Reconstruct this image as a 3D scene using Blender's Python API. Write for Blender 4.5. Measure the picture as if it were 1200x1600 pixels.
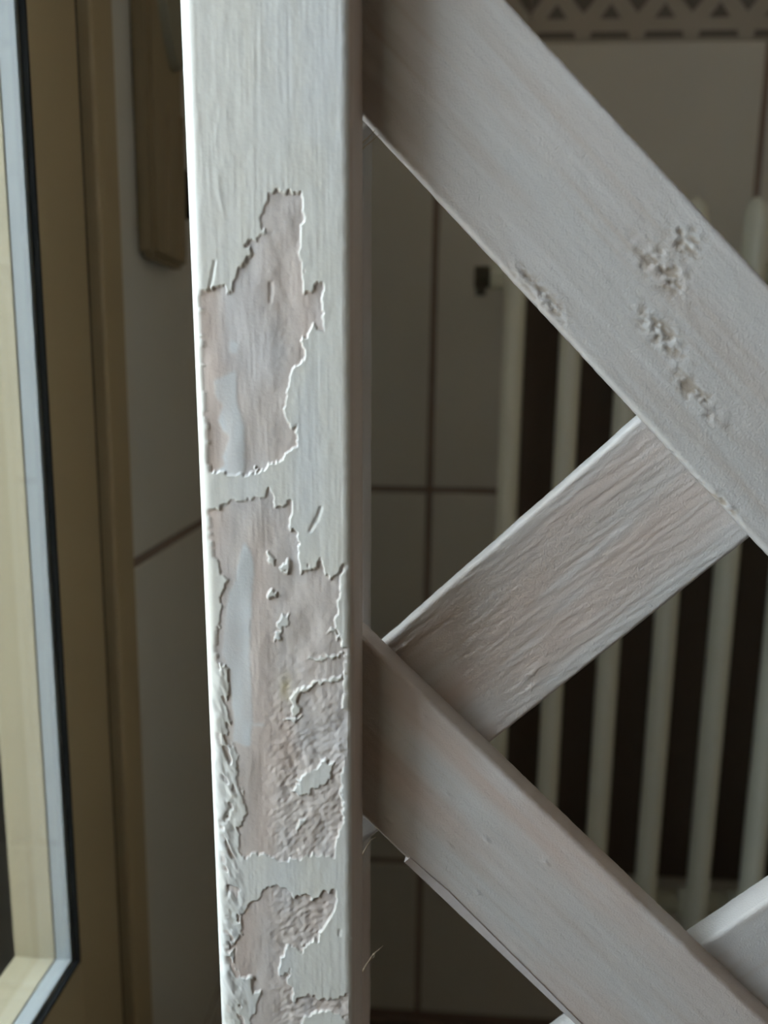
import bpy, bmesh, math, random
import numpy as np
from mathutils import Vector, Matrix

for o in list(bpy.data.objects):
    bpy.data.objects.remove(o, do_unlink=True)
scene = bpy.context.scene
COL = scene.collection

# ------------------------------------------------------------------ camera, sky, exposure
CAM_H = 0.655                                   # lens height above the floor (metres)
cd = bpy.data.cameras.new('camera')
cam = bpy.data.objects.new('camera', cd)
COL.objects.link(cam)
cd.sensor_fit = 'VERTICAL'
cd.sensor_height = 36.0
cd.sensor_width = 27.0
cd.lens = 27.375
cd.clip_start = 0.01
cr, cu, cf = (0.99778, 0.06506, 0.01403), (-0.02465, 0.16533, 0.98593), (-0.06183, 0.98409, -0.16656)
cam.matrix_world = Matrix(((cr[0], cu[0], -cf[0], 0), (cr[1], cu[1], -cf[1], 0), (cr[2], cu[2], -cf[2], CAM_H), (0, 0, 0, 1)))
cd.dof.use_dof = True
cd.dof.focus_distance = 0.225
cd.dof.aperture_fstop = 8.5
scene.camera = cam

world = bpy.data.worlds.new('overcast_sky')
scene.world = world
world.use_nodes = True
bg = world.node_tree.nodes['Background']
bg.inputs['Color'].default_value = (0.78, 0.905, 1.0, 1)
bg.inputs['Strength'].default_value = 20.0

pl = bpy.data.lights.new('door_portal', 'AREA')
pl.shape = 'RECTANGLE'
pl.size = 0.385
pl.size_y = 1.57
pl.cycles.is_portal = True
po = bpy.data.objects.new('door_portal', pl)
COL.objects.link(po)
po.location = (-0.235, 0.127, 1.165)
po.rotation_euler = (math.pi / 2, 0, -math.pi / 2)

vs = scene.view_settings
vs.view_transform = 'Standard'
vs.look = 'None'
vs.exposure = 0.0
vs.gamma = 1.0
vs.use_curve_mapping = False
scene.cycles.diffuse_bounces = 8
scene.cycles.transparent_max_bounces = 16

# ------------------------------------------------------------------ helpers
def tag(o, label=None, cat=None, group=None, kind=None):
    if label: o['label'] = label
    if cat: o['category'] = cat
    if group: o['group'] = group
    if kind: o['kind'] = kind
    return o

def link(name, me, mat=None, parent=None):
    o = bpy.data.objects.new(name, me)
    COL.objects.link(o)
    if mat is not None and me is not None and len(me.materials) == 0:
        me.materials.append(mat)
    if parent is not None:
        o.parent = parent
    return o

def empty(name, loc=(0, 0, 0)):
    o = bpy.data.objects.new(name, None)
    o.empty_display_size = 0.05
    COL.objects.link(o)
    o.location = loc
    return o

def box_bm(bm, x0, x1, y0, y1, z0, z1):
    v = [bm.verts.new(p) for p in ((x0, y0, z0), (x1, y0, z0), (x1, y1, z0), (x0, y1, z0), (x0, y0, z1), (x1, y0, z1), (x1, y1, z1), (x0, y1, z1))]
    fs = [bm.faces.new([v[i] for i in f]) for f in ((0, 3, 2, 1), (4, 5, 6, 7), (0, 1, 5, 4), (1, 2, 6, 5), (2, 3, 7, 6), (3, 0, 4, 7))]
    return v, fs

def done(bm, name, smooth=False):
    bmesh.ops.recalc_face_normals(bm, faces=bm.faces[:])
    me = bpy.data.meshes.new(name)
    bm.to_mesh(me)
    bm.free()
    if smooth:
        me.polygons.foreach_set('use_smooth', [True] * len(me.polygons))
    return me

def box(name, x0, x1, y0, y1, z0, z1, mat, parent=None, bevel=0.0, seg=2, smooth=False):
    bm = bmesh.new()
    box_bm(bm, x0, x1, y0, y1, z0, z1)
    if bevel > 0:
        bmesh.ops.bevel(bm, geom=bm.edges[:], offset=bevel, segments=seg, affect='EDGES', profile=0.5)
    return link(name, done(bm, name, smooth), mat, parent)

def tube_bm(bm, pts, rad, n=10, closed=False, ref=Vector((1, 0, 0)), ratio=1.0, cap=True):
    """sweep an ellipse (rad across ref, rad*ratio the other way) along pts"""
    pts = [Vector(p) for p in pts]
    rings = []
    m = len(pts)
    for i, p in enumerate(pts):
        if closed:
            d = pts[(i + 1) % m] - pts[(i - 1) % m]
        else:
            d = pts[min(i + 1, m - 1)] - pts[max(i - 1, 0)]
        d.normalize()
        a = ref - d * ref.dot(d)
        if a.length < 1e-4:
            a = d.orthogonal()
        a.normalize()
        b = d.cross(a)
        rr = rad[i] if isinstance(rad, (list, tuple)) else rad
        rings.append([bm.verts.new(p + a * (rr * math.cos(2 * math.pi * k / n)) + b * (rr * ratio * math.sin(2 * math.pi * k / n))) for k in range(n)])
    for i in range(m if closed else m - 1):
        A, B = rings[i], rings[(i + 1) % m]
        for k in range(n):
            bm.faces.new((A[k], A[(k + 1) % n], B[(k + 1) % n], B[k]))
    if cap and not closed:
        bm.faces.new(rings[0][::-1])
        bm.faces.new(rings[-1])

# ------------------------------------------------------------------ materials
MATS = {}
def mat(name, color, rough=0.5, noise=None, bump=None, attr=None, spec=0.5, coat=0.0):
    """noise=(scale, other colour, amount, stretch)   bump=(scale, strength, distance, stretch)"""
    m = bpy.data.materials.new(name)
    m.use_nodes = True
    nt = m.node_tree
    b = nt.nodes['Principled BSDF']
    b.inputs['Roughness'].default_value = rough
    b.inputs['Specular IOR Level'].default_value = spec
    b.inputs['Coat Weight'].default_value = coat
    tc = nt.nodes.new('ShaderNodeTexCoord')
    src = None
    if attr:
        at = nt.nodes.new('ShaderNodeAttribute')
        at.attribute_name = attr
        src = at.outputs['Color']
    if noise:
        sc, c2, amt, st = noise
        mp = nt.nodes.new('ShaderNodeMapping')
        mp.inputs['Scale'].default_value = st
        nt.links.new(tc.outputs['Object'], mp.inputs['Vector'])
        nz = nt.nodes.new('ShaderNodeTexNoise')
        nz.inputs['Scale'].default_value = sc
        nz.inputs['Detail'].default_value = 5
        nt.links.new(mp.outputs['Vector'], nz.inputs['Vector'])
        rp = nt.nodes.new('ShaderNodeMapRange')
        rp.inputs['From Min'].default_value = 0.35
        rp.inputs['From Max'].default_value = 0.65
        rp.inputs['To Max'].default_value = amt
        nt.links.new(nz.outputs['Fac'], rp.inputs['Value'])
        mx = nt.nodes.new('ShaderNodeMix')
        mx.data_type = 'RGBA'
        nt.links.new(rp.outputs['Result'], mx.inputs['Factor'])
        if src is not None:
            nt.links.new(src, mx.inputs[6])
        else:
            mx.inputs[6].default_value = (*color, 1)
        mx.inputs[7].default_value = (*c2, 1)
        src = mx.outputs[2]
    if src is not None:
        nt.links.new(src, b.inputs['Base Color'])
    else:
        b.inputs['Base Color'].default_value = (*color, 1)
    if bump:
        sc, strg, dist, st = bump
        mp = nt.nodes.new('ShaderNodeMapping')
        mp.inputs['Scale'].default_value = st
        nt.links.new(tc.outputs['Object'], mp.inputs['Vector'])
        nz = nt.nodes.new('ShaderNodeTexNoise')
        nz.inputs['Scale'].default_value = sc
        nz.inputs['Detail'].default_value = 4
        nt.links.new(mp.outputs['Vector'], nz.inputs['Vector'])
        bp = nt.nodes.new('ShaderNodeBump')
        bp.inputs['Strength'].default_value = strg
        bp.inputs['Distance'].default_value = dist
        nt.links.new(nz.outputs['Fac'], bp.inputs['Height'])
        nt.links.new(bp.outputs['Normal'], b.inputs['Normal'])
    MATS[name] = m
    return m

M_TILE = mat('glazed_grey_beige_tile', (0.61, 0.60, 0.55), 0.28, noise=(9, (0.66, 0.645, 0.585), 0.5, (1, 1, 1)), bump=(30, 0.05, 0.002, (1, 1, 1)))
M_GROUT = mat('brown_grout', (0.26, 0.20, 0.165), 0.9, noise=(120, (0.22, 0.165, 0.135), 0.6, (1, 1, 1)))
M_BORDER = mat('border_tile_ground', (0.42, 0.39, 0.335), 0.35, noise=(30, (0.38, 0.35, 0.30), 0.6, (1, 1, 1)))
M_PRINT = mat('border_dark_print', (0.155, 0.142, 0.125), 0.35)
M_PLASTER = mat('warm_plaster', (0.68, 0.52, 0.37), 0.9, noise=(14, (0.62, 0.48, 0.34), 0.5, (1, 1, 1)))
M_FLOOR = mat('dark_floor_tile', (0.10, 0.085, 0.07), 0.4, noise=(18, (0.06, 0.05, 0.04), 0.7, (1, 1, 1)))
M_CEIL = mat('ceiling_paint', (0.68, 0.60, 0.48), 0.9)
M_FRAME = mat('cream_door_profile', (0.40, 0.31, 0.175), 0.42, noise=(6, (0.36, 0.28, 0.155), 0.4, (1, 1, 1)))
M_BEAD = mat('pale_cream_bead', (0.36, 0.325, 0.225), 0.45)
M_GASKET = mat('black_gasket', (0.010, 0.011, 0.011), 0.9, spec=0.1)
M_SPACER = mat('pale_spacer_bar', (0.34, 0.375, 0.39), 0.35)
M_RAD = mat('cream_radiator_enamel', (0.76, 0.775, 0.67), 0.33, noise=(25, (0.71, 0.72, 0.61), 0.4, (1, 1, 1)))
M_GAP_SHADE = mat('gap_shade_brown', (0.085, 0.062, 0.046), 0.7)  # shade between the radiator columns, put into a dark colour
M_PLUG = mat('dark_valve_metal', (0.05, 0.045, 0.03), 0.4)
M_PLATE = mat('tan_plastic', (0.30, 0.235, 0.135), 0.5, noise=(20, (0.29, 0.23, 0.13), 0.5, (1, 1, 1)))
M_STRIP = mat('dark_brown_strip', (0.045, 0.035, 0.03), 0.85)
M_EXT = mat('exterior_render', (0.62, 0.55, 0.40), 0.9)
M_GUIDE = mat('brown_shutter_guide', (0.09, 0.065, 0.045), 0.5)
M_SIDE_BLOCK = mat('dark_grey_blocker', (0.16, 0.165, 0.175), 0.8)  # for the added screen that keeps sky light off the post
M_BALC = mat('balcony_slab', (0.42, 0.38, 0.33), 0.85)
M_PAINT = mat('old_white_paint', (0.66, 0.655, 0.62), 0.42, attr='tint', bump=(900, 0.12, 0.0004, (1, 1, 1)))
M_BARE = mat('bare_primed_wood', (0.5, 0.42, 0.38), 0.62, attr='tint', bump=(1200, 0.16, 0.0004, (1, 1, 1)))
M_SLAT = mat('whitewashed_wood', (0.55, 0.5, 0.47), 0.75, attr='tint', bump=(1800, 0.38, 0.0005, (1, 1, 1)))
M_SPLINT = mat('raw_wood_fibre', (0.50, 0.40, 0.28), 0.8)

def glass_mat():
    m = bpy.data.materials.new('door_glass')
    m.use_nodes = True
    nt = m.node_tree
    nt.nodes.clear()
    out = nt.nodes.new('ShaderNodeOutputMaterial')
    mx = nt.nodes.new('ShaderNodeMixShader')
    lw = nt.nodes.new('ShaderNodeLayerWeight')           # Schlick reflectance, the same from both faces of a pane
    lw.inputs['Blend'].default_value = 0.5
    pw = nt.nodes.new('ShaderNodeMath')
    pw.operation = 'POWER'
    pw.inputs[1].default_value = 5.0
    nt.links.new(lw.outputs['Facing'], pw.inputs[0])
    fr = nt.nodes.new('ShaderNodeMath')
    fr.operation = 'MULTIPLY_ADD'
    fr.inputs[1].default_value = 0.96
    fr.inputs[2].default_value = 0.04
    nt.links.new(pw.outputs[0], fr.inputs[0])
    tr = nt.nodes.new('ShaderNodeBsdfTransparent')
    tr.inputs['Color'].default_value = (0.985, 0.988, 0.985, 1)
    gl = nt.nodes.new('ShaderNodeBsdfGlossy')
    gl.inputs['Roughness'].default_value = 0.02
    nt.links.new(fr.outputs[0], mx.inputs[0])
    nt.links.new(tr.outputs[0], mx.inputs[1])
    nt.links.new(gl.outputs[0], mx.inputs[2])
    nt.links.new(mx.outputs[0], out.inputs['Surface'])
    return m
M_GLASS = glass_mat()

# ------------------------------------------------------------------ the room shell
XL, XR, YB, YF, ZC = -0.16, 1.45, 0.72, -1.60, 2.35    # left, right, back, front (behind the camera), ceiling
DY0, DY1, DZ1 = -0.135, 0.385, 2.02                    # door opening in the left wall
T = 0.012                                              # tile thickness: wall bodies sit behind the glazed faces
G = 0.0055                                             # grout joint

def tag_s(o): return tag(o, kind='structure')

floor = tag_s(box('floor', XL - 0.3, XR + 0.1, YF - 0.1, YB + 0.1, -0.10, -0.008, M_GROUT))
tag_s(box('ceiling', XL - 0.3, XR + 0.1, YF - 0.1, YB + 0.1, ZC, ZC + 0.1, M_CEIL))
wall_back = tag_s(box('wall_back', XL - 0.3, XR + 0.1, YB + 0.0012, YB + 0.15, -0.008, ZC, M_GROUT))
tag_s(box('wall_right', XR, XR + 0.12, YF, YB, -0.008, ZC, M_PLASTER))
tag_s(box('wall_front', XL - 0.3, XR + 0.1, YF - 0.12, YF, -0.008, ZC, M_PLASTER))

bm = bmesh.new()
xo, xi = XL - 0.26, XL - 0.0012
box_bm(bm, xo, xi, DY1, YB + 0.01, -0.008, ZC)
box_bm(bm, xo, xi, YF, DY0, -0.008, ZC)
box_bm(bm, xo, xi, DY0, DY1, DZ1, ZC)
wall_left = tag_s(link('wall_left', done(bm, 'wall_left'), M_GROUT))

tile_cache = {}
def tile(parent, axis, a0, a1, b0, b1, mt, name='tile', depth=0.006):
    """a glazed tile with soft edges; axis: the direction it faces ('y' back wall, 'x' left wall, 'z' floor)"""
    w, h = round(a1 - a0, 4), round(b1 - b0, 4)
    key = (axis, w, h, mt.name)
    if key not in tile_cache:
        bm = bmesh.new()
        c = 0.0012
        if axis == 'y':
            o = [(0, 0), (w, 0), (w, h), (0, h)]
            i = [(c, c), (w - c, c), (w - c, h - c), (c, h - c)]
            P = lambda q, d: (q[0], d, q[1])
        elif axis == 'x':
            o = [(0, 0), (w, 0), (w, h), (0, h)]
            i = [(c, c), (w - c, c), (w - c, h - c), (c, h - c)]
            P = lambda q, d: (-d, q[0], q[1])
        else:
            o = [(0, 0), (w, 0), (w, h), (0, h)]
            i = [(c, c), (w - c, c), (w - c, h - c), (c, h - c)]
            P = lambda q, d: (q[0], q[1], -d)
        r0 = [bm.verts.new(P(q, depth)) for q in o]
        r1 = [bm.verts.new(P(q, c)) for q in o]
        r2 = [bm.verts.new(P(q, 0)) for q in i]
        for A, B in ((r0, r1), (r1, r2)):
            for k in range(4):
                bm.faces.new((A[k], A[(k + 1) % 4], B[(k + 1) % 4], B[k]))
        bm.faces.new(r2)
        bm.faces.new(r0[::-1])
        tile_cache[key] = done(bm, name)
    o = link(name, tile_cache[key], mt, parent)
    o.location = {'y': (a0, YB, b0), 'x': (XL, a0, b0), 'z': (a0, b0, 0)}[axis]
    return o

rows = [(0.0, 0.174), (0.174, 0.555), (0.555, 0.9402)]
cols = [XL, -0.003] + [-0.003 + 0.273 * k for k in range(1, 6)] + [XR]
for z0, z1 in rows:
    for a, b in zip(cols[:-1], cols[1:]):
        tile(wall_back, 'y', a + G / 2, b - G / 2, z0 + G / 2, z1 - G / 2, M_TILE)
    for a, b in ((DY1, 0.60), (0.60, YB)):
        tile(wall_left, 'x', a + G / 2, b - G / 2, z0 + G / 2, z1 - G / 2, M_TILE)
    for a, b in ((YF, -1.244), (-1.244, -0.971), (-0.971, -0.698), (-0.698, -0.425), (-0.425, DY0)):
        tile(wall_left, 'x', a + G / 2, b - G / 2, z0 + G / 2, z1 - G / 2, M_TILE)
# plain rows above the border
for z0, z1 in ((1.03, 1.41), (1.41, 1.79), (1.79, 2.17), (2.17, ZC)):
    for a, b in zip(cols[:-1], cols[1:]):
        tile(wall_back, 'y', a + G / 2, b - G / 2, z0 + G / 2, z1 - G / 2, M_TILE)
    for a, b in ((DY1, 0.60), (0.60, YB)):
        tile(wall_left, 'x', a + G / 2, b - G / 2, z0 + G / 2, z1 - G / 2, M_TILE)
for a, b in ((DY1, 0.60), (0.60, YB)):
    tile(wall_left, 'x', a + G / 2, b - G / 2, 0.935 + G / 2, 1.03 - G / 2, M_TILE)

# decorative border: pale lattice print with dark diamonds, triangles and dashes
PITCH = 0.0445
def motif_mesh(n):
    bm = bmesh.new()
    def poly(pts):
        f = bm.faces.new([bm.verts.new((x, -0.0004, z)) for x, z in pts])
        return f
    H = 0.093
    for k in range(n):
        c = PITCH * (k + 0.5)
        poly([(c - 0.0165, 0.003), (c + 0.0165, 0.003), (c + 0.0150, 0.0085), (c - 0.0150, 0.0085)])
        poly([(c - 0.0085, 0.0185), (c + 0.0085, 0.0185), (c, 0.0300)])
        poly([(c - 0.0085, H - 0.0185), (c, H - 0.0300), (c + 0.0085, H - 0.0185)])
        poly([(c - 0.0165, H - 0.0085), (c + 0.0165, H - 0.0085), (c + 0.0150, H - 0.003), (c - 0.0150, H - 0.003)][::-1])
        c = PITCH * k
        xs = [(c, 0.0225), (c + 0.0145, 0.0400), (c + 0.0145, H - 0.0400), (c, H - 0.0225), (c - 0.0145, H - 0.0400), (c - 0.0145, 0.0400)]
        if k == 0:
            xs = [(0.0008, 0.0225), (0.0145, 0.0400), (0.0145, H - 0.0400), (0.0008, H - 0.0225)]
        poly(xs)
        if k == n - 1:
            e = PITCH * n
            poly([(e - 0.0008, 0.0225), (e - 0.0008, H - 0.0225), (e - 0.0145, H - 0.0400), (e - 0.0145, 0.0400)])
    r = bmesh.ops.extrude_face_region(bm, geom=bm.faces[:])
    bmesh.ops.translate(bm, verts=[v for v in r['geom'] if isinstance(v, bmesh.types.BMVert)], vec=(0, 0.0006, 0))
    return done(bm, 'printed_motif')
mm = motif_mesh(5)
BW = PITCH * 5
x = 0.0715 - BW * 1
while x + BW < XR + 0.02:
    a, b = max(x, XL), min(x + BW, XR)
    t = tile(wall_back, 'y', a + 0.0004, b - 0.0004, 0.937, 1.028, M_BORDER, 'border_tile')
    p = link('printed_motif', mm, M_PRINT, t)
    p.location = (x - a - 0.0004, 0, 0)
    x += BW

fy = [YF + 0.33 * k for k in range(0, 8)]
for a in [XL + 0.33 * k for k in range(5)]:
    for b in fy:
        a1, b1 = min(a + 0.33, XR), min(b + 0.33, YB)
        if b1 - b > 0.02:
            tile(floor, 'z', a + G / 2, a1 - G / 2, b + G / 2, b1 - G / 2, M_FLOOR, 'floor_tile', 0.008)

# ------------------------------------------------------------------ glazed balcony door on the left
door = tag_s(empty('door_1', (XL, DY1, 0)))
def dpart(name, x0, x1, y0, y1, z0, z1, mt, parent=door, bevel=0.0):
    o = box(name, x0, x1, y0, y1, z0, z1, mt, None, bevel)
    o.parent = parent
    o.matrix_parent_inverse = parent.matrix_world.inverted() if parent is not door else Matrix.Translation((-XL, -DY1, 0))
    return o
bv = 0.0015
# fixed frame
dpart('frame_jamb', XL - 0.075, XL + 0.006, 0.3625, DY1 + 0.002, 0.0, DZ1, M_FRAME, bevel=bv)
dpart('frame_jamb', XL - 0.075, XL + 0.006, DY0, -0.1125, 0.0, DZ1, M_FRAME, bevel=bv)
dpart('frame_head', XL - 0.075, XL + 0.006, -0.1125, 0.3625, DZ1 - 0.025, DZ1, M_FRAME, bevel=bv)
dpart('gap_seal', XL - 0.070, XL - 0.0005, 0.3560, 0.3625, 0.03, 1.99, M_GASKET)
# opening leaf: stiles, rails, lower panel
LY0, LY1, LZ0, LZ1 = -0.1075, 0.3560, 0.012, 1.992
SY0, SY1, GZ0, GZ1 = -0.0600, 0.3125, 0.3870, 1.945        # clear glass
LX0, LX1 = XL - 0.028, XL + 0.002
leaf_parts = [('leaf_stile', SY1, LY1, LZ0, LZ1), ('leaf_stile', LY0, SY0, LZ0, LZ1),
              ('leaf_rail', SY0, SY1, LZ0, LZ0 + 0.075), ('leaf_rail', SY0, SY1, GZ0 - 0.075, GZ0), ('leaf_rail', SY0, SY1, GZ1, LZ1)]
for nm, y0, y1, z0, z1 in leaf_parts:
    dpart(nm, LX0, LX1, y0, y1, z0, z1, M_FRAME, bevel=0.0008)
dpart('lower_panel', LX0 + 0.008, LX1 - 0.008, SY0, SY1, LZ0 + 0.075, GZ0 - 0.075, M_FRAME)
def ring(name, x0, x1, w, mt, inset=0.0):
    bm = bmesh.new()
    a0, a1, b0, b1 = SY0 + inset, SY1 - inset, GZ0 + inset, GZ1 - inset
    box_bm(bm, x0, x1, a1 - w, a1, b0, b1)
    box_bm(bm, x0, x1, a0, a0 + w, b0, b1)
    box_bm(bm, x0, x1, a0 + w, a1 - w, b0, b0 + w)
    box_bm(bm, x0, x1, a0 + w, a1 - w, b1 - w, b1)
    o = link(name, done(bm, name), mt, door)
    o.matrix_parent_inverse = Matrix.Translation((-XL, -DY1, 0))
    return o
ring('gasket', XL - 0.0004, XL + 0.0023, 0.0014, M_GASKET)
ring('spacer_bar', XL - 0.0082, XL - 0.0014, 0.0024, M_SPACER)
ring('glazing_bead', XL - 0.0280, XL - 0.0092, 0.0022, M_BEAD)
dpart('glass_pane', XL - 0.0012, XL - 0.0008, SY0, SY1, GZ0, GZ1, M_GLASS)
dpart('glass_pane', XL - 0.0090, XL - 0.0086, SY0, SY1, GZ0, GZ1, M_GLASS)
# outside: shutter guide on the reveal, balcony floor, and unseen sky blockers added round it
dpart('shutter_guide', XL - 0.115, XL - 0.0755, 0.345, DY1 - 0.004, 0.0, DZ1, M_GUIDE, bevel=0.002)
tag(box('balcony_floor', XL - 1.5, XL - 0.262, -1.6, 1.4, -0.12, -0.02, M_BALC), kind='structure')
tag(box('low_sky_blocker', XL - 1.5, XL - 1.38, -1.6, 1.4, -0.02, 0.95, M_EXT), kind='structure')  # unseen wall added to block the low sky
tag(box('side_sky_blocker', XL - 1.52, XL - 0.262, -0.92, -0.84, -0.02, 2.30, M_SIDE_BLOCK), kind='structure')  # unseen screen added to cut side sky and sharpen the post's shadow
tag(box('high_sky_blocker', XL - 1.7, XL - 0.262, -1.6, 1.4, 2.30, 2.46, M_BALC), kind='structure')  # unseen slab added overhead to block the high sky
tag(box('wall_outside', XL - 0.275, XL - 0.261, DY1 + 0.01, 1.4, -0.02, 2.5, M_EXT), kind='structure')

# ------------------------------------------------------------------ shutter strap winder on the left wall
def face_x(P): return P
wr = tag(empty('strap_winder', (XL, 0.447, 0.718)), 'tan plastic strap winder plate on the tiled wall between door frame and post', 'strap winder')
def lp(name, bm, mt, parent, smooth=False):
    o = link(name, done(bm, name, smooth), mt, parent)
    return o
bm = bmesh.new()
box_bm(bm, 0.0, 0.011, -0.026, 0.026, 0.0, 0.62)
bmesh.ops.bevel(bm, geom=bm.edges[:], offset=0.003, segments=2, affect='EDGES')
body = lp('cover_plate', bm, M_PLATE, wr)
bm = bmesh.new()                                         # raised panel with a curved lower edge
n = 12
pts = [(-0.013, 0.60), (0.022, 0.60)] + [(0.022 - 0.035 * k / n, 0.112 + 0.016 * (k / n) ** 2 - 0.012 * math.sin(math.pi * k / n)) for k in range(n + 1)]
f0 = [bm.verts.new((0.0105, y, z)) for y, z in pts]
f1 = [bm.verts.new((0.0155, y * 0.94 + 0.0003, z if z > 0.5 else z + 0.002)) for y, z in pts]
bm.faces.new(f1)
for k in range(len(pts)):
    bm.faces.new((f0[k], f0[(k + 1) % len(pts)], f1[(k + 1) % len(pts)], f1[k]))
lp('raised_panel', bm, mat('grey_tan_plastic', (0.28, 0.265, 0.19), 0.5), wr)
for y0, y1 in ((-0.012, -0.002), (0.014, 0.020)):
    bm = bmesh.new()
    v = [bm.verts.new(p) for p in ((0.0105, y0, 0.004), (0.0105, y0 + 0.003, 0.004), (0.0105, y1, 0.085), (0.0105, y1 - 0.002, 0.085), (0.0135, y0 + 0.001, 0.006), (0.0135, y0 + 0.0022, 0.006), (0.0135, y1 - 0.0008, 0.083), (0.0135, y1 - 0.0014, 0.083))]
    for f in ((0, 1, 5, 4), (1, 2, 6, 5), (2, 3, 7, 6), (3, 0, 4, 7), (4, 5, 6, 7)):
        bm.faces.new([v[i] for i in f])
    lp('rib', bm, M_PLATE, wr)
st = tag(empty('dark_strip', (XL, 0.494, 0.752)), 'dark brown strip against the tiles right of the tan winder plate', 'strap')  # narrow dark strip running up the wall beside the plate
bm = bmesh.new()
tube_bm(bm, [(0.010, 0, z) for z in np.linspace(0.02, ZC - 0.755, 12)], 0.0085, 8, ref=Vector((0, 1, 0)), ratio=0.35)
lp('strip_body', bm, M_STRIP, st)
bm = bmesh.new()
box_bm(bm, 0.0, 0.017, -0.010, 0.010, 0.0, 0.026)
bmesh.ops.bevel(bm, geom=bm.edges[:], offset=0.003, segments=2, affect='EDGES')
lp('end_stop', bm, M_GASKET, st)

# ------------------------------------------------------------------ radiator under the border
RX0, RP, RN = 0.0585, 0.0432, 13
RZ0, RZ1 = 0.180, 0.788
RYF, RYR = 0.612, 0.694                                  # centres of the front and rear columns
rad = tag(empty('radiator', (RX0, 0.65, 0.0)), 'cream column radiator on the tiled wall behind the trellis', 'radiator')
bm = bmesh.new()
yf = RYF - 0.65
ym = yf + 0.026                                          # hub axis just behind the column axis
zs = [RZ0, RZ0 + 0.003, RZ0 + 0.009, RZ0 + 0.020, RZ0 + 0.045, RZ0 + 0.075, 0.48, RZ1 - 0.075, RZ1 - 0.045, RZ1 - 0.018, RZ1 - 0.008, RZ1 - 0.0025, RZ1]
rs = [0.0030, 0.0055, 0.0074, 0.0083, 0.0083, 0.0083, 0.0083, 0.0083, 0.0083, 0.0083, 0.0072, 0.0050, 0.0022]
tube_bm(bm, [(0, yf + (0.012 if k in (0, 12) else 0.008 if k in (1, 11) else 0.003 if k in (2, 10) else 0), z) for k, z in enumerate(zs)], rs, 16, ratio=1.55)
for z in (RZ0 + 0.024, RZ1 - 0.050):                     # collars where the hubs join
    tube_bm(bm, [(-0.0078, ym - 0.004, z), (-0.006, ym - 0.004, z), (0.006, ym - 0.004, z), (0.0078, ym - 0.004, z)], [0.0120, 0.0150, 0.0150, 0.0120], 18, ref=Vector((0, 1, 0)))
section = done(bm, 'section', True)
for k in range(RN):
    o = link('section', section, M_RAD, rad)
    o.location = (RP * k, 0, 0)
bm = bmesh.new()
tube_bm(bm, [(0.0065, ym, 0), (RP - 0.0065, ym, 0)], 0.0100, 16, ref=Vector((0, 1, 0)))
hub = done(bm, 'hub', True)
for k in range(RN - 1):
    for z in (RZ0 + 0.024, RZ1 - 0.050):
        o = link('hub', hub, M_RAD, rad)
        o.location = (RP * k, 0, z)
for z in (RZ1 - 0.050, RZ0 + 0.024):
    bm = bmesh.new()
    tube_bm(bm, [(-0.0070, ym, z), (-0.018, ym, z)], 0.0125, 8, ref=Vector((0, 1, 0)))
    o = link('end_plug', done(bm, 'end_plug'), M_RAD, rad)
    if z > 0.5:
        bm = bmesh.new()
        tube_bm(bm, [(-0.018, ym, z - 0.002), (-0.030, ym, z - 0.002)], 0.0085, 10, ref=Vector((0, 1, 0)))
        tube_bm(bm, [(-0.025, ym, z), (-0.025, ym, z - 0.016)], 0.004, 8)
        link('bleed_valve', done(bm, 'bleed_valve'), M_PLUG, o)
for kx in (6.5, 10.5):
    for z in (RZ0 + 0.085, RZ1 - 0.085):
        box('wall_bracket', RP * kx - 0.006, RP * kx + 0.006, RYR - 0.65 - 0.075, 0.07, z - 0.004, z + 0.006, M_RAD, rad, 0.001)
xe = RP * (RN - 1)
box('gap_shade_sheet', 0.0120, xe + 0.02, 0.0560, 0.0600, RZ0 + 0.002, RZ1 - 0.035, M_GAP_SHADE, rad, 0.0008)  # added dark sheet that stands in for shade in the column gaps
bm = bmesh.new()
zz = RZ0 + 0.024
tube_bm(bm, [(xe + 0.009, ym, zz), (xe + 0.05, ym, zz), (xe + 0.062, ym, zz - 0.006), (xe + 0.067, ym, zz - 0.02), (xe + 0.067, ym, 0.0)], 0.0085, 10, ref=Vector((0, 1, 0)))
link('supply_pipe', done(bm, 'supply_pipe', True), M_RAD, rad)

# ------------------------------------------------------------------ wooden trellis: measured in millimetres on its own plane
#   u: across, to the right of the post's right edge; v: up along the post; o: depth behind the post's face
TU = np.array((0.99391874, -0.11004661, 0.00390827))
TV = np.array((-0.00691116, -0.02691927, 0.99961372))
TN = np.array((-0.10989889, -0.99356182, -0.02751612))
TP = np.array((-0.02245585, 0.20604138, -0.03511129 + CAM_H))
V_FLOOR = -float(TP[2] / TV[2]) * 1000.0 + 0.7
V_TOP = 470.0
base = TP + TU * (-0.0215) + TV * (V_FLOOR / 1000)
trellis = tag(empty('trellis', tuple(base)), 'wooden trellis with peeling white post and crossed diagonal slats, standing before the radiator', 'trellis')
ROT = Matrix(((TU[0], -TN[0], TV[0]), (TU[1], -TN[1], TV[1]), (TU[2], -TN[2], TV[2])))
trellis.rotation_euler = ROT.to_euler()                 # local x = u, local y = depth, local z = v
U0, V0 = -21.5, V_FLOOR                                 # the empty's own place on that plane

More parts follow.
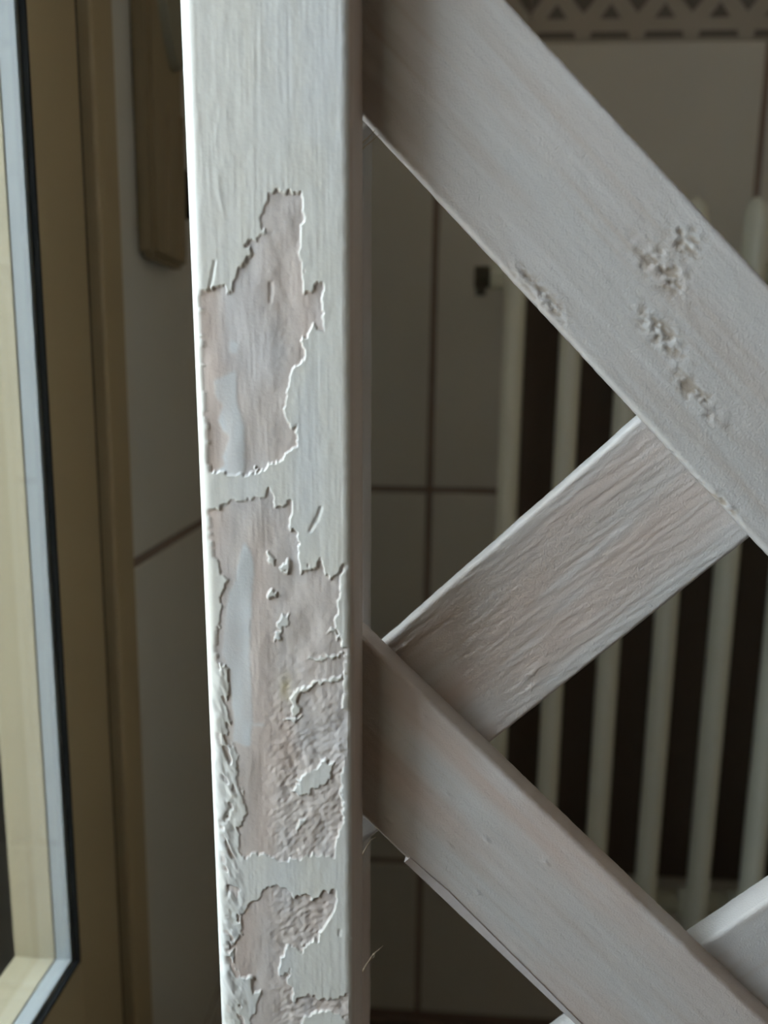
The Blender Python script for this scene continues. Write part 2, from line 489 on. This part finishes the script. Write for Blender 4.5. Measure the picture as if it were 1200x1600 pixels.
rng = np.random.default_rng(7)
def vnoise(u, v, su, sv, seed):
    """smooth value noise sampled at arrays u, v (mm) with cell sizes su, sv"""
    r = np.random.default_rng(seed)
    tab = r.random((256, 256)).astype(np.float32)
    x, y = u / su + 91.3, v / sv + 57.7
    xi, yi = np.floor(x).astype(int), np.floor(y).astype(int)
    fx, fy = x - xi, y - yi
    fx, fy = fx * fx * (3 - 2 * fx), fy * fy * (3 - 2 * fy)
    a = tab[xi % 256, yi % 256]
    b = tab[(xi + 1) % 256, yi % 256]
    c = tab[xi % 256, (yi + 1) % 256]
    d = tab[(xi + 1) % 256, (yi + 1) % 256]
    return (a * (1 - fx) + b * fx) * (1 - fy) + (c * (1 - fx) + d * fx) * fy - 0.5

def inside(px, py, poly):
    res = np.zeros(px.shape, bool)
    n = len(poly)
    for i in range(n):
        x1, y1 = poly[i]
        x2, y2 = poly[(i + 1) % n]
        if y1 == y2:
            continue
        c = ((y1 > py) != (y2 > py)) & (px < (x2 - x1) * (py - y1) / (y2 - y1) + x1)
        res ^= c
    return res

def blur(a, n=1):
    for _ in range(n):
        p = np.pad(a, 1, mode='edge')
        a = (p[:-2, 1:-1] + p[2:, 1:-1] + 2 * a) / 4
        p = np.pad(a, 1, mode='edge')
        a = (p[1:-1, :-2] + p[1:-1, 2:] + 2 * a) / 4
    return a

# --- shapes of the worn patches on the post (u, v in mm)
BARE = [
  [(-20,82.2),(-18.2,82.5),(-16.9,81.6),(-15,82.1),(-13.4,81.5),(-11.5,81.8),(-11.2,77.6),(-11.9,73.3),(-12.5,68.9),(-12.8,65.4),(-11.9,61.8),(-12.2,57.7),(-9.6,57.9),(-6.8,59.9),(-6.7,55.4),(-7.1,51.4),(-6.8,47.5),(-9,49.1),(-10.8,46.6),(-12.5,45.4),(-11.4,43.5),(-11.5,39.4),(-13.1,39.8),(-15.4,37),(-16.2,33.2),(-17.2,29.4),(-17.6,25.5),(-17.8,24.8),(-15.6,22.4),(-13.9,22.7),(-14.1,19.5),(-14.6,16.8),(-17.9,16),(-18.3,13.3),(-20.9,12.5),(-24,11.2),(-29.2,9.3),(-34.5,9.1),(-39.5,9.5),(-39.8,19),(-39.9,28.8),(-40.4,31.9),(-40.4,43.9),(-40.4,52.9),(-39.9,57.8),(-36.7,58.4),(-33.4,59.5),(-32.8,56.1),(-31,58.4),(-30.5,61.3),(-28.3,65.2),(-25.5,67.1),(-27.4,69.2),(-24.4,70.7),(-21.7,72.2),(-22.8,75.1),(-21.4,78.3)],
  [(-39.9,-1.3),(-36.4,-0.6),(-33.7,1.5),(-28.9,2.2),(-27.1,3),(-24.8,1.9),(-21.8,5.7),(-20.7,-0),(-17.5,1.9),(-16.2,3.2),(-15.9,-0.3),(-17.3,-4.9),(-14.9,-6.9),(-13.9,-9.4),(-14.3,-13.5),(-13.5,-18.1),(-12.2,-16.5),(-8.5,-15.3),(-7.7,-13.5),(-7,-17.3),(-5,-19.2),(-3.4,-17.6),(-1,-13.6),(-2.4,-19.1),(-3.2,-25.4),(-3.8,-32.8),(-3.1,-36.6),(-3.2,-32.8),(-6.4,-34.3),(-2.5,-35),(-1.7,-38.7),(0.2,-39.1),(-1.1,-42.7),(-1.9,-47.4),(-1,-51.9),(-2.9,-56.2),(0.1,-58),(2.1,-58.9),(2.3,-63.1),(0.7,-67.4),(-0.9,-72.9),(-2.5,-79.5),(-2.9,-85),(-2,-90.4),(-2.7,-78.9),(-2.4,-85.8),(-2,-91.6),(-3.9,-97.7),(-5.3,-104.5),(-7.8,-104.8),(-12.3,-104.5),(-15.7,-107.1),(-19.1,-106.8),(-21.4,-108.2),(-27.6,-106.1),(-30.4,-106.5),(-33.7,-109),(-34.4,-105.7),(-33.9,-98.4),(-31.8,-93.3),(-32.7,-85.7),(-32.6,-88.3),(-34.8,-81.8),(-33.5,-74.6),(-36.5,-69.9),(-35.2,-63.9),(-37.4,-59.2),(-35.4,-53.7),(-36.2,-47.5),(-40,-43.6),(-38.4,-35.2),(-37.2,-30),(-37.5,-26),(-35.9,-22.8),(-37.4,-26.4),(-35.5,-20.9),(-39.1,-14.8),(-40.1,-6.5)],
  [(-28.6,-122.3),(-26.1,-117.9),(-22.7,-115.9),(-19.3,-117.6),(-17,-120.1),(-13.6,-117.7),(-11.9,-120.3),(-8.5,-117.7),(-3.9,-115.8),(-4.3,-120.1),(-6.9,-126.1),(-10.4,-133.5),(-13.8,-135.3),(-15.6,-137.8),(-17.3,-136.5),(-20.2,-136.9),(-22.7,-145),(-23.4,-149),(-21,-148),(-18.7,-144.7),(-20.2,-149.2),(-18.6,-152.8),(-18.7,-157.4),(-16.5,-154.6),(-12.9,-153.5),(-10.6,-154.9),(-6.6,-153.9),(-2.5,-152.4),(1.3,-150.1),(2.3,-153.9),(2.3,-163),(-17.8,-166.6),(-33.4,-169.4),(-30.2,-159.4),(-28.8,-154.2),(-31.6,-156),(-31.1,-149.6),(-34.7,-150.9),(-37,-147.3),(-36.8,-139.5),(-34.2,-133.9),(-34.4,-127.6),(-30.9,-123.3)],
]
ISLAND = [
  [(-17.5,-84.4),(-15.3,-80.9),(-12.2,-77.8),(-7.5,-73.8),(-5.1,-74.4),(-5.4,-79.3),(-8.1,-81.5),(-11.7,-83.9),(-15.9,-85.9)],
  [(-23.6,-24.1),(-21.3,-23.3),(-20.8,-25),(-22.9,-25.8)],
  [(-20.7,-32),(-18.2,-30.1),(-17.2,-30.7),(-17.5,-33.3),(-19.5,-34.4),(-20.4,-38),(-21.4,-38.6),(-20.3,-34.5)],
  [(-17.9,-55.4),(-15.9,-52.6),(-14.3,-52.5),(-15.4,-56.3),(-13.9,-57.7),(-16.5,-61.1),(-18,-59.1),(-17,-57.4)],
  [(-15.3,-51.8),(-9.8,-49.8),(-2.8,-47.4),(-2.6,-48.2),(-9.8,-50.8),(-13.8,-53)],
  [(-11.7,-43),(-6.7,-41.6),(-1.8,-40.2),(-1.7,-40.8),(-6.7,-42.4),(-11.7,-43.6)],
  [(-19.1,-62.4),(-14,-60.1),(-13.7,-60.8),(-18.1,-63.1)],
  [(-20,-15.9),(-16.8,-14.2),(-16.3,-16.2),(-18.4,-18.2)],
  [(-23.3,-24),(-20.6,-22.7),(-20.4,-24.3),(-22.8,-25.5)],
  [(-23.3,-12.9),(-22,-12.4),(-21,-13.9),(-21.6,-16.5),(-23.1,-15)],
  [(-17.8,-166.6),(-15.4,-162.2),(-11.9,-159.6),(-8.3,-157.6),(-4.3,-158.2),(-1.4,-160.4),(-0.3,-163.5)],
  [(-16.6,-95.7),(-13.8,-93),(-13.2,-94.1),(-16.6,-97.2)],
]
SMEAR = [
  [(-32.4,45.4),(-29.7,44.2),(-30.5,41.6),(-32.5,42.1)],
  [(-31.4,37.3),(-37.1,34.4),(-36.9,30.1),(-34.8,28.1),(-36,25.2),(-35.2,28.4),(-35.3,27.4),(-36.5,24),(-35.1,21),(-33.2,19.6),(-34.1,16.6),(-35.6,14.1),(-35,11.6),(-37.6,10),(-40.2,8.9),(-40,3.9),(-39.3,-0.7),(-35.3,-0.1),(-34.2,2.5),(-29.9,4.2),(-29.2,11.8),(-28.9,21.7),(-30.7,28.9),(-30.8,33.8),(-30.8,33),(-30.9,36.9)],
  [(-29.8,-9.6),(-27.8,-12.6),(-27.4,-18.9),(-28.5,-26.9),(-28.5,-38.4),(-28.7,-29.5),(-29.4,-44.9),(-29.2,-55.3),(-28.9,-62.2),(-30,-71.5),(-32.8,-71.2),(-35.4,-70.4),(-34.7,-63.8),(-35.4,-55.9),(-35.8,-48.5),(-37.6,-42.9),(-36.2,-32.5),(-35,-25.8),(-35.1,-25.2),(-32.8,-20.8),(-31.5,-13.9)],
  [(-32.6,-64.6),(-25.3,-63.8),(-25.3,-64.6),(-32.7,-65.3)],
]
GOUGE = [
  [(-37.5,59.4),(-35.9,65.7),(-35.2,65.5),(-36.7,59.1)],
  [(-21.2,60.1),(-20.2,60.1),(-20.4,54.8),(-21.2,54.9)],
  [(-11.5,-6.2),(-7.8,1.5),(-7.2,1),(-8.7,-3.1),(-10.5,-5.9)],
  [(-40.4,-125.9),(-38.6,-118.1),(-37.8,-118.6),(-39,-124.4)],
  [(-39.6,-146.4),(-37.3,-138.9),(-36.6,-140.7),(-38.5,-146.9)],
  [(-3.5,-128.7),(-2.9,-128.6),(-3.1,-131.2),(-3.6,-131.2)],
  [(-39.6,-96.6),(-37.1,-91.8),(-36.3,-92.6),(-38.5,-97.7)],
]


def plank(width, thick, rad, rows, dt, rad_left=None):
    """cross-section of a board: t across (-w/2..w/2), n outwards from the front face; front columns first"""
    h = width / 2
    prof = []
    rl = rad_left or rad
    nk = 14 if rad_left else 6
    for k in range(nk):                                  # left corner, from the side round to the face
        a = math.pi / 2 * k / (nk - 1)
        prof.append((-h + rl - rl * math.cos(a), -rl + rl * math.sin(a), math.sin(a) ** 2))
    m = max(2, int((width - rad - rl) / dt))
    for k in range(1, m):
        prof.append((-h + rl + (width - rad - rl) * k / m, 0.0, 1.0))
    for k in range(6):
        a = math.pi / 2 * (1 - k / 5)
        prof.append((h - rad + rad * math.cos(a), -rad + rad * math.sin(a), math.sin(a) ** 2))
    nf = len(prof)
    rb = min(rad, 1.0)
    for q in ((h, -thick * 0.5), (h, -thick + rb), (h - rb, -thick), (0, -thick), (-h + rb, -thick), (-h, -thick + rb), (-h, -thick * 0.5)):
        prof.append((q[0], q[1], 0.0))
    return np.array(prof), nf

def grid_mesh(name, co, nr, nc, tint, keep=None, caps=True):
    """co: (nr, nc, 3) ring sweep, wraps round in columns"""
    idx = np.arange(nr * nc).reshape(nr, nc)
    a = idx[:-1, :]
    b = np.roll(idx, -1, axis=1)[:-1, :]
    c = np.roll(idx, -1, axis=1)[1:, :]
    d = idx[1:, :]
    quads = np.stack([a, b, c, d], -1).reshape(-1, 4)
    if keep is not None:
        quads = quads[keep.reshape(-1)]
    used = np.unique(quads)
    full = caps and (keep is None or caps == 'force')
    capf = []
    if full:
        capf = [list(idx[0][::-1]), list(idx[-1])]
        used = np.unique(np.concatenate([used, idx[0], idx[-1]]))
    remap = -np.ones(nr * nc, int)
    remap[used] = np.arange(len(used))
    quads = remap[quads]
    me = bpy.data.meshes.new(name)
    nl = len(quads) * 4 + sum(len(c) for c in capf)
    nq = len(quads)
    me.vertices.add(len(used))
    me.vertices.foreach_set('co', co.reshape(-1, 3)[used].astype(np.float32).ravel())
    me.loops.add(nl)
    li = np.concatenate([quads.ravel()] + [remap[np.array(c)] for c in capf]).astype(np.int32)
    me.loops.foreach_set('vertex_index', li)
    me.polygons.add(nq + len(capf))
    starts = list(range(0, nq * 4, 4))
    s = nq * 4
    for c in capf:
        starts.append(s)
        s += len(c)
    me.polygons.foreach_set('loop_start', np.array(starts, np.int32))
    me.polygons.foreach_set('use_smooth', np.array([True] * nq + [False] * len(capf)))
    me.update(calc_edges=True)
    me.validate()
    at = me.attributes.new('tint', 'FLOAT_COLOR', 'POINT')
    col = np.concatenate([tint.reshape(-1, 3)[used], np.ones((len(used), 1))], 1).astype(np.float32)
    at.data.foreach_set('color', col.ravel())
    return me

def mixc(c, c2, f):
    f = np.clip(f, 0, 1)[..., None]
    return c * (1 - f) + np.array(c2) * f

# ------------------------------------------------------------------ the front post, with its coat of peeling paint
PW, PT = 45.0, 14.0
UC = 1.1 - PW / 2
dense = np.arange(-188.0, 142.0, 0.27)
rowsv = np.concatenate([np.linspace(V_FLOOR, -189, 14), dense, np.linspace(143, V_TOP, 12)])
prof, nf = plank(PW, PT, 2.6, None, 0.25, 5.0)
tt, nn, ww = prof[:, 0], prof[:, 1], prof[:, 2]
Tg, Vg = np.meshgrid(tt, rowsv)
Ug = Tg + UC
Wg = np.broadcast_to(ww, Ug.shape)
ju = Ug + 1.1 * vnoise(Ug, Vg, 1.6, 2.4, 1) + 0.7 * vnoise(Ug, Vg, 0.7, 0.8, 2)
jv = Vg + 2.0 * vnoise(Ug, Vg, 1.0, 2.2, 3) + 0.9 * vnoise(Ug, Vg, 0.6, 0.7, 4)
bare = np.zeros(Ug.shape, bool)
for p in BARE: bare |= inside(ju, jv, p)
for p in ISLAND: bare &= ~inside(ju, jv, p)
gouge = np.zeros(Ug.shape, bool)
for p in GOUGE: gouge |= inside(Ug + 0.3 * vnoise(Ug, Vg, 0.6, 1.2, 9), Vg, p)
front = (Wg > 0.9) & (nn[None, :] > -1.0)
zone = (Vg > -186) & (Vg < 140)
# small chips along the lumpy left margin of the lower half
q = Ug + 0.35 * Vg
chip = vnoise(q, Vg, 1.9, 4.2, 11) + 0.45 * vnoise(q, Vg, 0.8, 1.6, 12)
lowleft = np.clip((-38 - Vg) / 14, 0, 1) * np.clip((-32.5 - Ug) / 3.0, 0, 1)
bare |= (chip * lowleft > 0.235) & (Ug > -40.6)
bare &= front & zone
smear = np.zeros(Ug.shape, bool)
for p in SMEAR: smear |= inside(Ug + 0.25 * vnoise(Ug, Vg, 1, 2, 21), Vg + 0.4 * vnoise(Ug, Vg, 1, 1, 22), p)
bs = blur(bare.astype(np.float32), 1)
wide = blur(bare.astype(np.float32), 14)
gs = blur(gouge.astype(np.float32), 2)
ss = blur(smear.astype(np.float32), 4) * front
lower = np.clip((20 - Vg) / 60, 0, 1)
deep = 0.44 * (0.55 + 1.3 * np.clip(vnoise(Ug, Vg, 5, 9, 30) + 0.3, 0, 1))
smooth_in = 1 - 0.8 * ss
height = -deep * bs - 0.30 * gs + 0.08 * ss * bs
height = height + (1 - bs) * (0.12 * wide                                             # curled lip round the patches
     + 0.045 * vnoise(Ug, Vg, 0.9, 16, 31) + 0.035 * vnoise(Ug, Vg, 0.5, 7, 32)       # brush strokes
     + 0.09 * vnoise(Ug, Vg, 2.6, 4.0, 33) + 0.04 * vnoise(Ug, Vg, 0.8, 1.8, 36)
     + lowleft * (0.55 * vnoise(q, Vg, 2.0, 4.0, 34) + 0.3 * vnoise(q, Vg, 0.9, 1.6, 35)))
rough_b = np.clip((Ug + 28) / 8, 0.15, 1) * np.clip((-30 - Vg) / 40, 0.25, 1)
q2 = Ug - 0.6 * Vg
height = height + bs * smooth_in * (rough_b * (0.40 * vnoise(Ug + 0.4 * Vg, Vg, 1.8, 3.2, 41) + 0.26 * vnoise(q2, Vg, 1.0, 1.3, 42))
     + 0.07 * vnoise(Ug, Vg, 0.7, 4.5, 43) + 0.10 * vnoise(Ug, Vg, 3.0, 5.0, 44))
height = height * np.clip(Wg, 0, 1)
height = height * zone
# a shallow runs-and-drips ridge near the top
height += 0.22 * np.exp(-((Ug + 33.5 + 0.02 * (Vg - 90) + 2.4 * vnoise(Ug * 0, Vg, 1, 9, 53)) / 0.6) ** 2) * np.clip(vnoise(Ug * 0, Vg, 1, 5, 51) + 0.05, 0, 1) * ((Vg > 75) & (Vg < 135)) * Wg
edge_r = np.clip((Ug + 1.6) / 1.6, 0, 1)
height += 0.25 * edge_r * vnoise(Ug, Vg, 1.0, 2.0, 52) * zone
co = np.zeros(Ug.shape + (3,))
# outward normal of the profile (front only needs n; corners push diagonally)
co[..., 0] = (Ug - U0) / 1000
co[..., 1] = -(nn[None, :] + height) / 1000
co[..., 2] = (Vg - V0) / 1000
paint = np.ones(Ug.shape + (3,)) * np.array((0.625, 0.632, 0.612))
paint = mixc(paint, (0.585, 0.615, 0.645), 1.4 * np.clip(vnoise(Ug, Vg, 9, 50, 61) + 0.12, 0, 1))
paint = mixc(paint, (0.59, 0.58, 0.53), 0.8 * np.clip(vnoise(Ug, Vg, 3, 12, 62) + 0.0, 0, 1))
wood = np.ones(Ug.shape + (3,)) * np.array((0.525, 0.482, 0.465))
wood = mixc(wood, (0.53, 0.45, 0.415), 1.5 * np.clip(vnoise(Ug, Vg, 8, 26, 63) + 0.05, 0, 1))
wood = mixc(wood, (0.505, 0.50, 0.52), 1.6 * np.clip(vnoise(Ug, Vg, 6, 18, 64) + 0.05, 0, 1))
left_ex = np.clip((-33 - Ug) / 5, 0, 1) * np.clip((Vg + 30) / 20, 0, 1)
wood = mixc(wood, (0.56, 0.455, 0.40), 0.6 * left_ex)
wood = mixc(wood, (0.575, 0.605, 0.635), ss * (0.85 + 0.5 * vnoise(Ug, Vg, 2.5, 9, 66)))
stain = np.exp(-(((Ug + 18.5) / 2.2) ** 2 + ((Vg + 52.5) / 4.0) ** 2))
tint = mixc(paint, (0, 0, 0), 0 * bs)
tint = paint * (1 - bs[..., None]) + wood * bs[..., None]
tint = mixc(tint, (0.50, 0.44, 0.26), 0.75 * stain * (vnoise(Ug, Vg, 1, 2, 65) + 0.6))
side_right = (Ug > 0.2) & (Wg < 0.5)
tint = mixc(tint, (0.52, 0.43, 0.38), 0.85 * side_right)
bare_face = (bs[:-1] + bs[1:] + np.roll(bs, -1, 1)[:-1] + np.roll(bs, -1, 1)[1:]) / 4 > 0.5
ncol = Ug.shape[1]
is_front_col = np.zeros(ncol, bool)
is_front_col[:nf - 1] = True
paint_keep = (~bare_face) & is_front_col[None, :]
post = link('post', grid_mesh('post', co, len(rowsv), ncol, tint, keep=~paint_keep, caps='force'), M_BARE, trellis)
post['label'] = 'upright post of bare pinkish wood under the flaking coat'
coat = link('paint_coat', grid_mesh('paint_coat', co, len(rowsv), ncol, tint, keep=paint_keep, caps=False), M_PAINT, post)
coat['label'] = 'old white paint flaking off the post'

# ------------------------------------------------------------------ slats and the other frame members
def board(name, u0, v0, ang, length, width, thick, o, rad=1.2, dt=1.2, ds=3.0, style='plain', seed=0, parent=trellis, pink=0.5):
    """board whose centre line starts at (u0, v0) and runs at ang degrees; o = depth of its front face (mm)"""
    prof, nfr = plank(width, thick, rad, None, dt)
    s = np.arange(0, length + ds * 0.5, ds)
    s[-1] = length
    t, nn_, w_ = prof[:, 0], prof[:, 1], prof[:, 2]
    Tt, S = np.meshgrid(t, s)
    W = np.broadcast_to(w_, Tt.shape)
    ca, sa = math.cos(math.radians(ang)), math.sin(math.radians(ang))
    Uu = u0 + S * ca - Tt * sa
    Vv = v0 + S * sa + Tt * ca
    h = 0.07 * vnoise(Tt, S, 1.2, 14, seed + 1) + 0.05 * vnoise(Tt, S, 0.7, 5, seed + 2)
    pinkness = np.clip(vnoise(Tt, S, 9, 45, seed + 3) + 0.35, 0, 1)
    worn = np.zeros(Tt.shape)
    if style == 'rough':        # raised grain
        h = h + 0.20 * vnoise(Tt + 0.12 * S, S, 0.9, 5.5, seed + 4) + 0.11 * vnoise(Tt + 0.1 * S, S, 0.45, 2.5, seed + 5)
        for (a, b, wa, wb, d) in ((67, 16.5, 7, 1.0, -0.45), (68, 17.8, 8, 0.8, 0.5), (41, 12.0, 3, 1.1, -0.5), (42, 13.2, 3.0, 0.8, 0.45), (92, -13.5, 4, 0.9, 0.35), (88, -17.0, 3, 0.8, 0.35), (58, 8, 6, 0.7, 0.25), (75, -4, 7, 0.7, 0.22), (80, 3, 6, 0.6, -0.2)):
            h = h + d * np.exp(-(((S - a) / wa) ** 2 + ((Tt - b + 0.06 * (S - a)) / wb) ** 2)) * (0.7 + 1.2 * vnoise(Tt, S, 0.6, 1.2, seed + 8))
    if style == 'patch':        # torn paint: two lumpy spots along the upper slat
        h = h + 0.055 * vnoise(Tt, S, 0.75, 2.2, seed + 6) + 0.06 * vnoise(Tt, S, 1.6, 5, seed + 14)
        P = np.zeros(Tt.shape)
        for (pu, pv, lu, lv) in ((79, 63, 9, 3.2), (84, 70, 4.5, 3.0), (80, 47, 8, 2.6), (90, 31, 9, 2.4), (50, 56, 8, 2.0), (44, 62, 5, 1.6), (98, 4, 6, 1.2)):
            cs = (pu - u0) * ca + (pv - v0) * sa
            ct = -(pu - u0) * sa + (pv - v0) * ca
            P = np.maximum(P, np.exp(-(((S - cs) / lu) ** 2 + ((Tt - ct) / lv) ** 2)))
        lum = vnoise(Tt, S, 1.3, 2.0, seed + 7) + 0.6 * vnoise(Tt, S, 0.6, 0.9, seed + 9)
        h = h + P * (0.85 * lum - 0.08)
        worn = np.clip(P * 1.6, 0, 1) * np.clip((-lum - 0.08) * 5, 0, 1)
    if style == 'fuzzy':        # furry sanded grain with a few lifted nicks
        h = h + 0.06 * vnoise(Tt, S, 0.8, 1.6, seed + 6) + 0.06 * vnoise(Tt, S, 1.6, 5, seed + 14)
        for (a, b) in ((44, 17), (66, 4), (78, -8), (84, 2), (60, -16), (101, 10), (95, -13)):
            h = h + 0.5 * np.exp(-(((S - a) / 1.3) ** 2 + ((Tt - b) / 0.45) ** 2))
    wob = 0.22 * vnoise(S * 0, S, 1, 6, seed + 12) + 0.16 * vnoise(S * 0, S, 1, 1.3, seed + 13)
    edge = np.clip((np.abs(Tt) - width / 2 + 2) / 2, 0, 1)
    Uu = Uu - sa * wob * edge * np.sign(Tt)
    Vv = Vv + ca * wob * edge * np.sign(Tt)
    co = np.zeros(Tt.shape + (3,))
    co[..., 0] = (Uu - U0) / 1000
    co[..., 1] = (o - (nn_[None, :] + h * W)) / 1000
    co[..., 2] = (Vv - V0) / 1000
    c = np.ones(Tt.shape + (3,)) * np.array((0.535, 0.53, 0.53))
    c = mixc(c, (0.55, 0.46, 0.42), pink * pinkness)
    c = mixc(c, (0.47, 0.41, 0.37), 1.1 * np.clip(vnoise(Tt, S, 1.6, 38, seed + 10) - 0.05, 0, 1))
    c = mixc(c, (0.62, 0.62, 0.63), 1.2 * np.clip(vnoise(Tt, S, 3.0, 22, seed + 11) - 0.05, 0, 1))
    c = mixc(c, (0.36, 0.30, 0.24), 0.8 * worn)
    return link(name, grid_mesh(name, co, len(s), len(prof), c), M_SLAT, parent)

def slat(v_at0, ang, width, o, fine=None, seed=0, uend=398.0, pink=0.5):
    """slat crossing the post's right edge at height v_at0; fine = mesh step when it is in close view"""
    k = math.tan(math.radians(ang))
    lo, hi = V_FLOOR + 24, V_TOP - 22
    us, ue = -24.0, uend
    if k > 0:
        us = max(us, (lo - v_at0) / k); ue = min(ue, (hi - v_at0) / k)
    else:
        us = max(us, (hi - v_at0) / k); ue = min(ue, (lo - v_at0) / k)
    if ue - us < 40: return None
    L = (ue - us) / math.cos(math.radians(ang))
    st, dt, ds = fine if fine else ('plain', 2.5, 8.0)
    return board('slat', us, v_at0 + us * k, ang, L, width, 10.0, o, 1.3 if fine else 1.0, dt, ds, st, seed, pink=pink)

O1, O2, O3 = 14.0, 24.0, 34.0
slat_a = slat(134.7, -45.6, 43.8, O1, ('patch', 0.40, 0.45), 100, pink=0.28)
slat_b = slat(-69.2, -42.5, 43.6, O1, ('fuzzy', 0.45, 0.5), 200, pink=1.15)
slat_c = slat(-83.0, 44.6, 45.2, O2, ('rough', 0.40, 0.45), 300, pink=1.15)
slat_d = slat(-277.5, 45.7, 44.0, O2, ('fuzzy', 0.8, 1.0), 400, pink=0.05)
S = 200.0
for k, vv in enumerate((-269.0, -469.0, 334.0, 534.0, 734.0)):
    slat(vv, -45.0, 43.8, O1, None, 500 + 20 * k)
for k, vv in enumerate((134.0, 334.0, -478.0, -678.0, -878.0)):
    slat(vv, 45.0, 43.8, O2, None, 700 + 20 * k)

rear = board('rear_post', UC - 2.6, V_FLOOR, 90, V_TOP - V_FLOOR, PW - 2.6, 13.0, O3, 1.5, 2.5, 4.0, 'plain', 900, pink=1.6)
board('post', 397.0, V_FLOOR, 90, V_TOP - V_FLOOR, PW, PT, 0.0, 3.0, 4.0, 8.0, 'plain', 920)
board('rear_post', 397.0, V_FLOOR, 90, V_TOP - V_FLOOR, PW, 13.0, O3, 1.5, 4.0, 8.0, 'plain', 940)
board('rail', 2.2, V_TOP - 23, 0, 372.0, 44.0, 13.0, 0.6, 1.5, 4.0, 8.0, 'plain', 960)
board('rail', 2.2, V_FLOOR + 24, 0, 372.0, 44.0, 13.0, 0.6, 1.5, 4.0, 8.0, 'plain', 980)

# torn strip left standing along the lower edge of the second slat
bm = bmesh.new()
outl = [(14.3, -113.1), (36.3, -133.0), (66, -160.0), (90, -182.0), (90, -180.8), (75, -166.4), (52.4, -144.6), (36.1, -129.0), (28.4, -121.6), (16.0, -111.4)]
fa = [bm.verts.new(((a - U0) / 1000, (O1 - 0.55) / 1000, (b - V0) / 1000)) for a, b in outl]
fb = [bm.verts.new(((a - U0) / 1000, (O1 + 7.0) / 1000, (b - V0) / 1000)) for a, b in outl]
bm.faces.new(fa)
bm.faces.new(fb[::-1])
for k in range(len(outl)):
    bm.faces.new((fa[k], fb[k], fb[(k + 1) % len(outl)], fa[(k + 1) % len(outl)]))
link('splinter', done(bm, 'splinter'), mat('pale_torn_wood', (0.54, 0.51, 0.52), 0.8, noise=(500, (0.48, 0.44, 0.43), 0.5, (1, 1, 1))), slat_b)
# loose wood fibres beside the post
def fibre(pts, r, parent):
    bm = bmesh.new()
    tube_bm(bm, [((a - U0) / 1000, d / 1000, (b - V0) / 1000) for a, b, d in pts], [r / 1000 * (1 - 0.7 * i / (len(pts) - 1)) for i in range(len(pts))], 6, ref=Vector((0.7, 0.1, 0.7)))
    return link('wood_fibre', done(bm, 'wood_fibre', True), M_SPLINT, parent)
fibre([(-0.4, 94.6, 13.5), (1.2, 96.6, 14.0), (3.0, 98.3, 14.5), (4.8, 100.3, 15)], 0.22, post)
fibre([(-0.4, 93.2, 13.5), (1.5, 95.4, 14.0), (3.6, 97.0, 14.5), (5.5, 98.7, 15)], 0.20, post)
fibre([(-0.8, -116.5, 16), (0.8, -113.5, 17), (2.6, -110.0, 18), (4.4, -108.6, 18)], 0.25, post)
fibre([(-1.0, -161.0, 17), (1.0, -156.5, 18), (3.6, -152.0, 18.5), (6.8, -148.6, 19)], 0.28, post)
fibre([(2.0, -154.6, 18), (3.6, -153.2, 18.5), (4.0, -152.4, 19)], 0.2, post)
